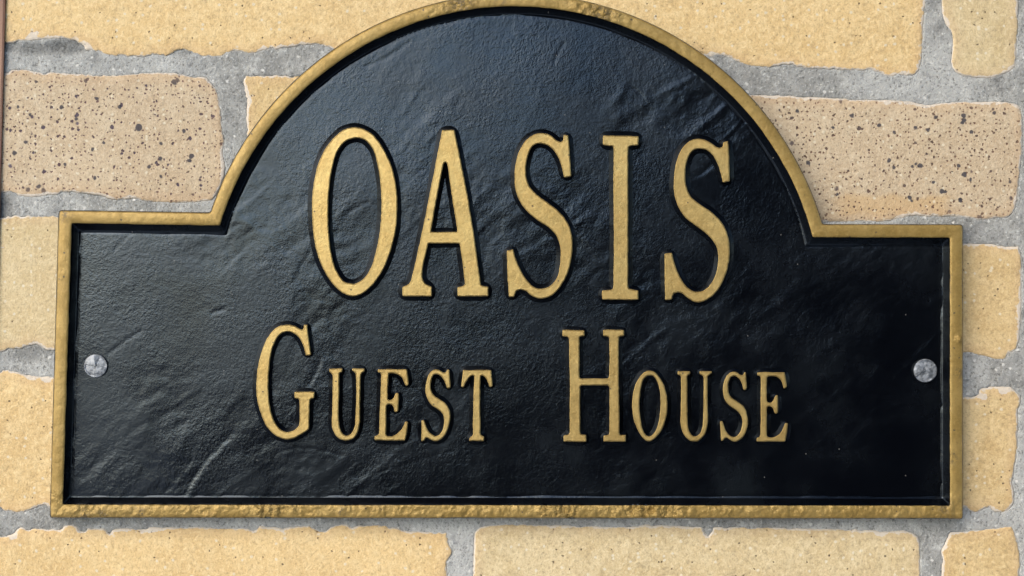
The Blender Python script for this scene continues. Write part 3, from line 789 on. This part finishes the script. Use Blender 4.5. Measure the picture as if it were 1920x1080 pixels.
TOP_H = 0.0106
nth = {}
for li, (ch, word, loops) in enumerate(LET):
    small = not (word == "OASIS")
    top = TOP_H if not small else TOP_H - 0.0002
    base_off = 9.8 if not small else 8.6
    V = []; F = []; MI = []; SM = []
    tops = []; off = 0
    for ip, lp in enumerate(loops):
        p = spline(lp, corner=40, step=1.25, sig=1.15)
        # outer loops wind so that the normal points away from the gold
        if (area(p) > 0) != (ip == 0): p = p[::-1]
        nr = normals(p)
        nr = soften(nr, 1.5)
        nz = 0.55 * vnoise(p[:, 0], p[:, 1], 26, 500 + li) + 0.7 * vnoise(p[:, 0], p[:, 1], 7, 520 + li)
        p = p + nr * nz[:, None]
        levels = [(-1.7, top), (-0.6, top - 0.00010), (0.25, top - 0.00042), (1.2, top - 0.00115), (4.6, PLATE_H + 0.0014), (base_off, PLATE_H - 0.0005), (base_off + 2.5, PLATE_H - 0.0014)]
        m = len(p)
        for j, (oo, hh) in enumerate(levels):
            nb = soften(nr, 1.0 + max(0, oo) * 0.9)
            nb /= np.maximum(np.linalg.norm(nb, axis=1, keepdims=True), 0.45)
            q = p + nb * oo
            if oo > 3:
                q = soften(soften(q, 3.0), 3.0)
                q = q + nb * (0.9 * vnoise(q[:, 0], q[:, 1], 12, 540 + li))[:, None]
            V.append(W(q[:, 0], q[:, 1], np.full(m, hh) + (0.00005 * vnoise(q[:, 0], q[:, 1], 20, 560) if j == 0 else 0)))
        a = np.arange(m); b = (a + 1) % m
        for j in range(len(levels) - 1):
            F += np.stack([off + j * m + b, off + j * m + a, off + (j + 1) * m + a, off + (j + 1) * m + b], -1).tolist()
            MI += [0 if j < 2 else 1] * m; SM += [True] * m
        tops.append((off, p - nr * 1.7))
        off += m * len(levels)
    tes = tessellate_polygon([[Vector((x, y, 0)) for x, y in q] for _, q in tops])
    flat = np.concatenate([np.arange(o_, o_ + len(q)) for o_, q in tops])
    VV = np.vstack(V)
    for t in tes:
        t = [int(flat[i]) for i in t]
        a, b, c = VV[t[0]], VV[t[1]], VV[t[2]]
        if np.cross(b - a, c - a)[1] > 0: t = t[::-1]
        F.append(t); MI.append(0); SM.append(False)
    # side faces outwards
    o = make("letter", VV, F, [M_GOLD, M_BLACK2], sign, midx=MI, smooth_flags=SM, origin=np.array(sign.location))
    nth[(ch, word)] = nth.get((ch, word), 0) + 1
    tot = sum(1 for c_, w_, _ in LET if (c_, w_) == (ch, word))
    o['label'] = ("first " if tot > 1 and nth[(ch, word)] == 1 else "second " if tot > 1 else "") + "gold raised letter %s of the word %s" % (ch, word)

# one-way screws
def screw(px, py, rad, rot, label):
    na, nr_ = 72, 16
    V = []; F = []
    cx = np.array([px]); cy = np.array([py])
    r_in = np.linspace(0.0, 1.0, nr_)
    V.append(W(cx, cy, PLATE_H + 0.00215)[0])
    def hgt(r, a):
        dome = 0.0012 + 0.0007 * (1 - r ** 2.6)
        a = (a - rot) % (2 * math.pi)
        cut = 0
        for s0 in (0.0, math.pi):
            t = (a - s0) % (2 * math.pi)
            if t < R(108):
                cut = max(cut, 0.00060 * min(1.0, (R(112) - t) / R(45)))
        if r < 0.10: cut *= r / 0.10
        if r > 0.86: cut *= max(0, (0.97 - r) / 0.11)
        return PLATE_H + dome - cut
    for r in r_in[1:]:
        for k in range(na):
            a = 2 * math.pi * k / na
            V.append(W(cx + rad * r * math.cos(a), cy - rad * r * math.sin(a), hgt(r, a))[0])
    for (rr, hh) in ((1.045, PLATE_H + 0.0009), (1.06, PLATE_H - 0.001)):
        for k in range(na):
            a = 2 * math.pi * k / na
            V.append(W(cx + rad * rr * math.cos(a), cy - rad * rr * math.sin(a), hh)[0])
    for k in range(na):
        F.append([0, 1 + k, 1 + (k + 1) % na])
    for j in range(nr_):
        for k in range(na):
            a, b = 1 + j * na + k, 1 + j * na + (k + 1) % na
            F.append([a, a + na, b + na, b])
    V = np.array(V)
    o = make("screw", V, F, [M_ZINC], sign, smooth_flags=[False] * len(F), origin=V[0])
    o['label'] = label
screw(179, 686, 21, R(-8), "dull silver one-way screw at the left end of the sign")
screw(1735, 695, 21, R(35), "dull silver one-way screw at the right end of the sign")

# ------------------------------------------------------------------ ground and unseen dark shapes added to darken the sign's reflections
def ground():
    m = NT("paving_grit")
    v = m.obj_vec(False)
    c = m.mix(m.noise(v, 3, 4), (0.18, 0.205, 0.235, 1), (0.23, 0.26, 0.295, 1))
    mm = m.out(c, 0.9)
    o = make("ground", [(-200, -200, 0), (200, -200, 0), (200, 200, 0), (-200, 200, 0)], [[0, 1, 2, 3]], [mm], smooth_flags=False)
    o['kind'] = 'structure'
ground()
def light_blockers():
    m = NT("matte_black_blocker")  # near-black finish shared by the two added light blockers
    v = m.obj_vec(False)
    c = m.mix(m.noise(v, 6, 4), (0.006, 0.006, 0.007, 1), (0.012, 0.012, 0.013, 1))
    mm = m.out(c, 0.8, spec=0.1)
    out = [(-0.9, 0.0), (3.2, 0.0), (3.2, 3.2), (0.60, 3.2), (0.32, 2.2), (-0.02, 1.76), (-0.58, 1.38), (-0.76, 0.9)]  # outline shaped for the dark lower right of the plate's reflection
    y0, y1 = -2.0, -2.12
    nn_ = len(out)
    V = [(x, y0, z) for x, z in out] + [(x, y1, z) for x, z in out]
    F = [list(range(nn_))[::-1], [nn_ + i for i in range(nn_)]] + [[i, (i + 1) % nn_, nn_ + (i + 1) % nn_, nn_ + i] for i in range(nn_)]
    o = make("reflection_blocker", V, F, [mm], smooth_flags=False)  # unseen, added behind the camera so the plate mirrors something dark
    o['kind'] = 'structure'
    bx = [(x, y, z) for z in (2.95, 3.1) for x, y in ((-4, 0.12), (4, 0.12), (4, -1.15), (-4, -1.15))]
    o = make("overhead_sky_blocker", bx, [[0, 1, 2, 3], [7, 6, 5, 4], [0, 4, 5, 1], [1, 5, 6, 2], [2, 6, 7, 3], [3, 7, 4, 0]], [mm], smooth_flags=False)  # unseen slab added to block overhead sky and keep the bevels black
    o['kind'] = 'structure'
light_blockers()
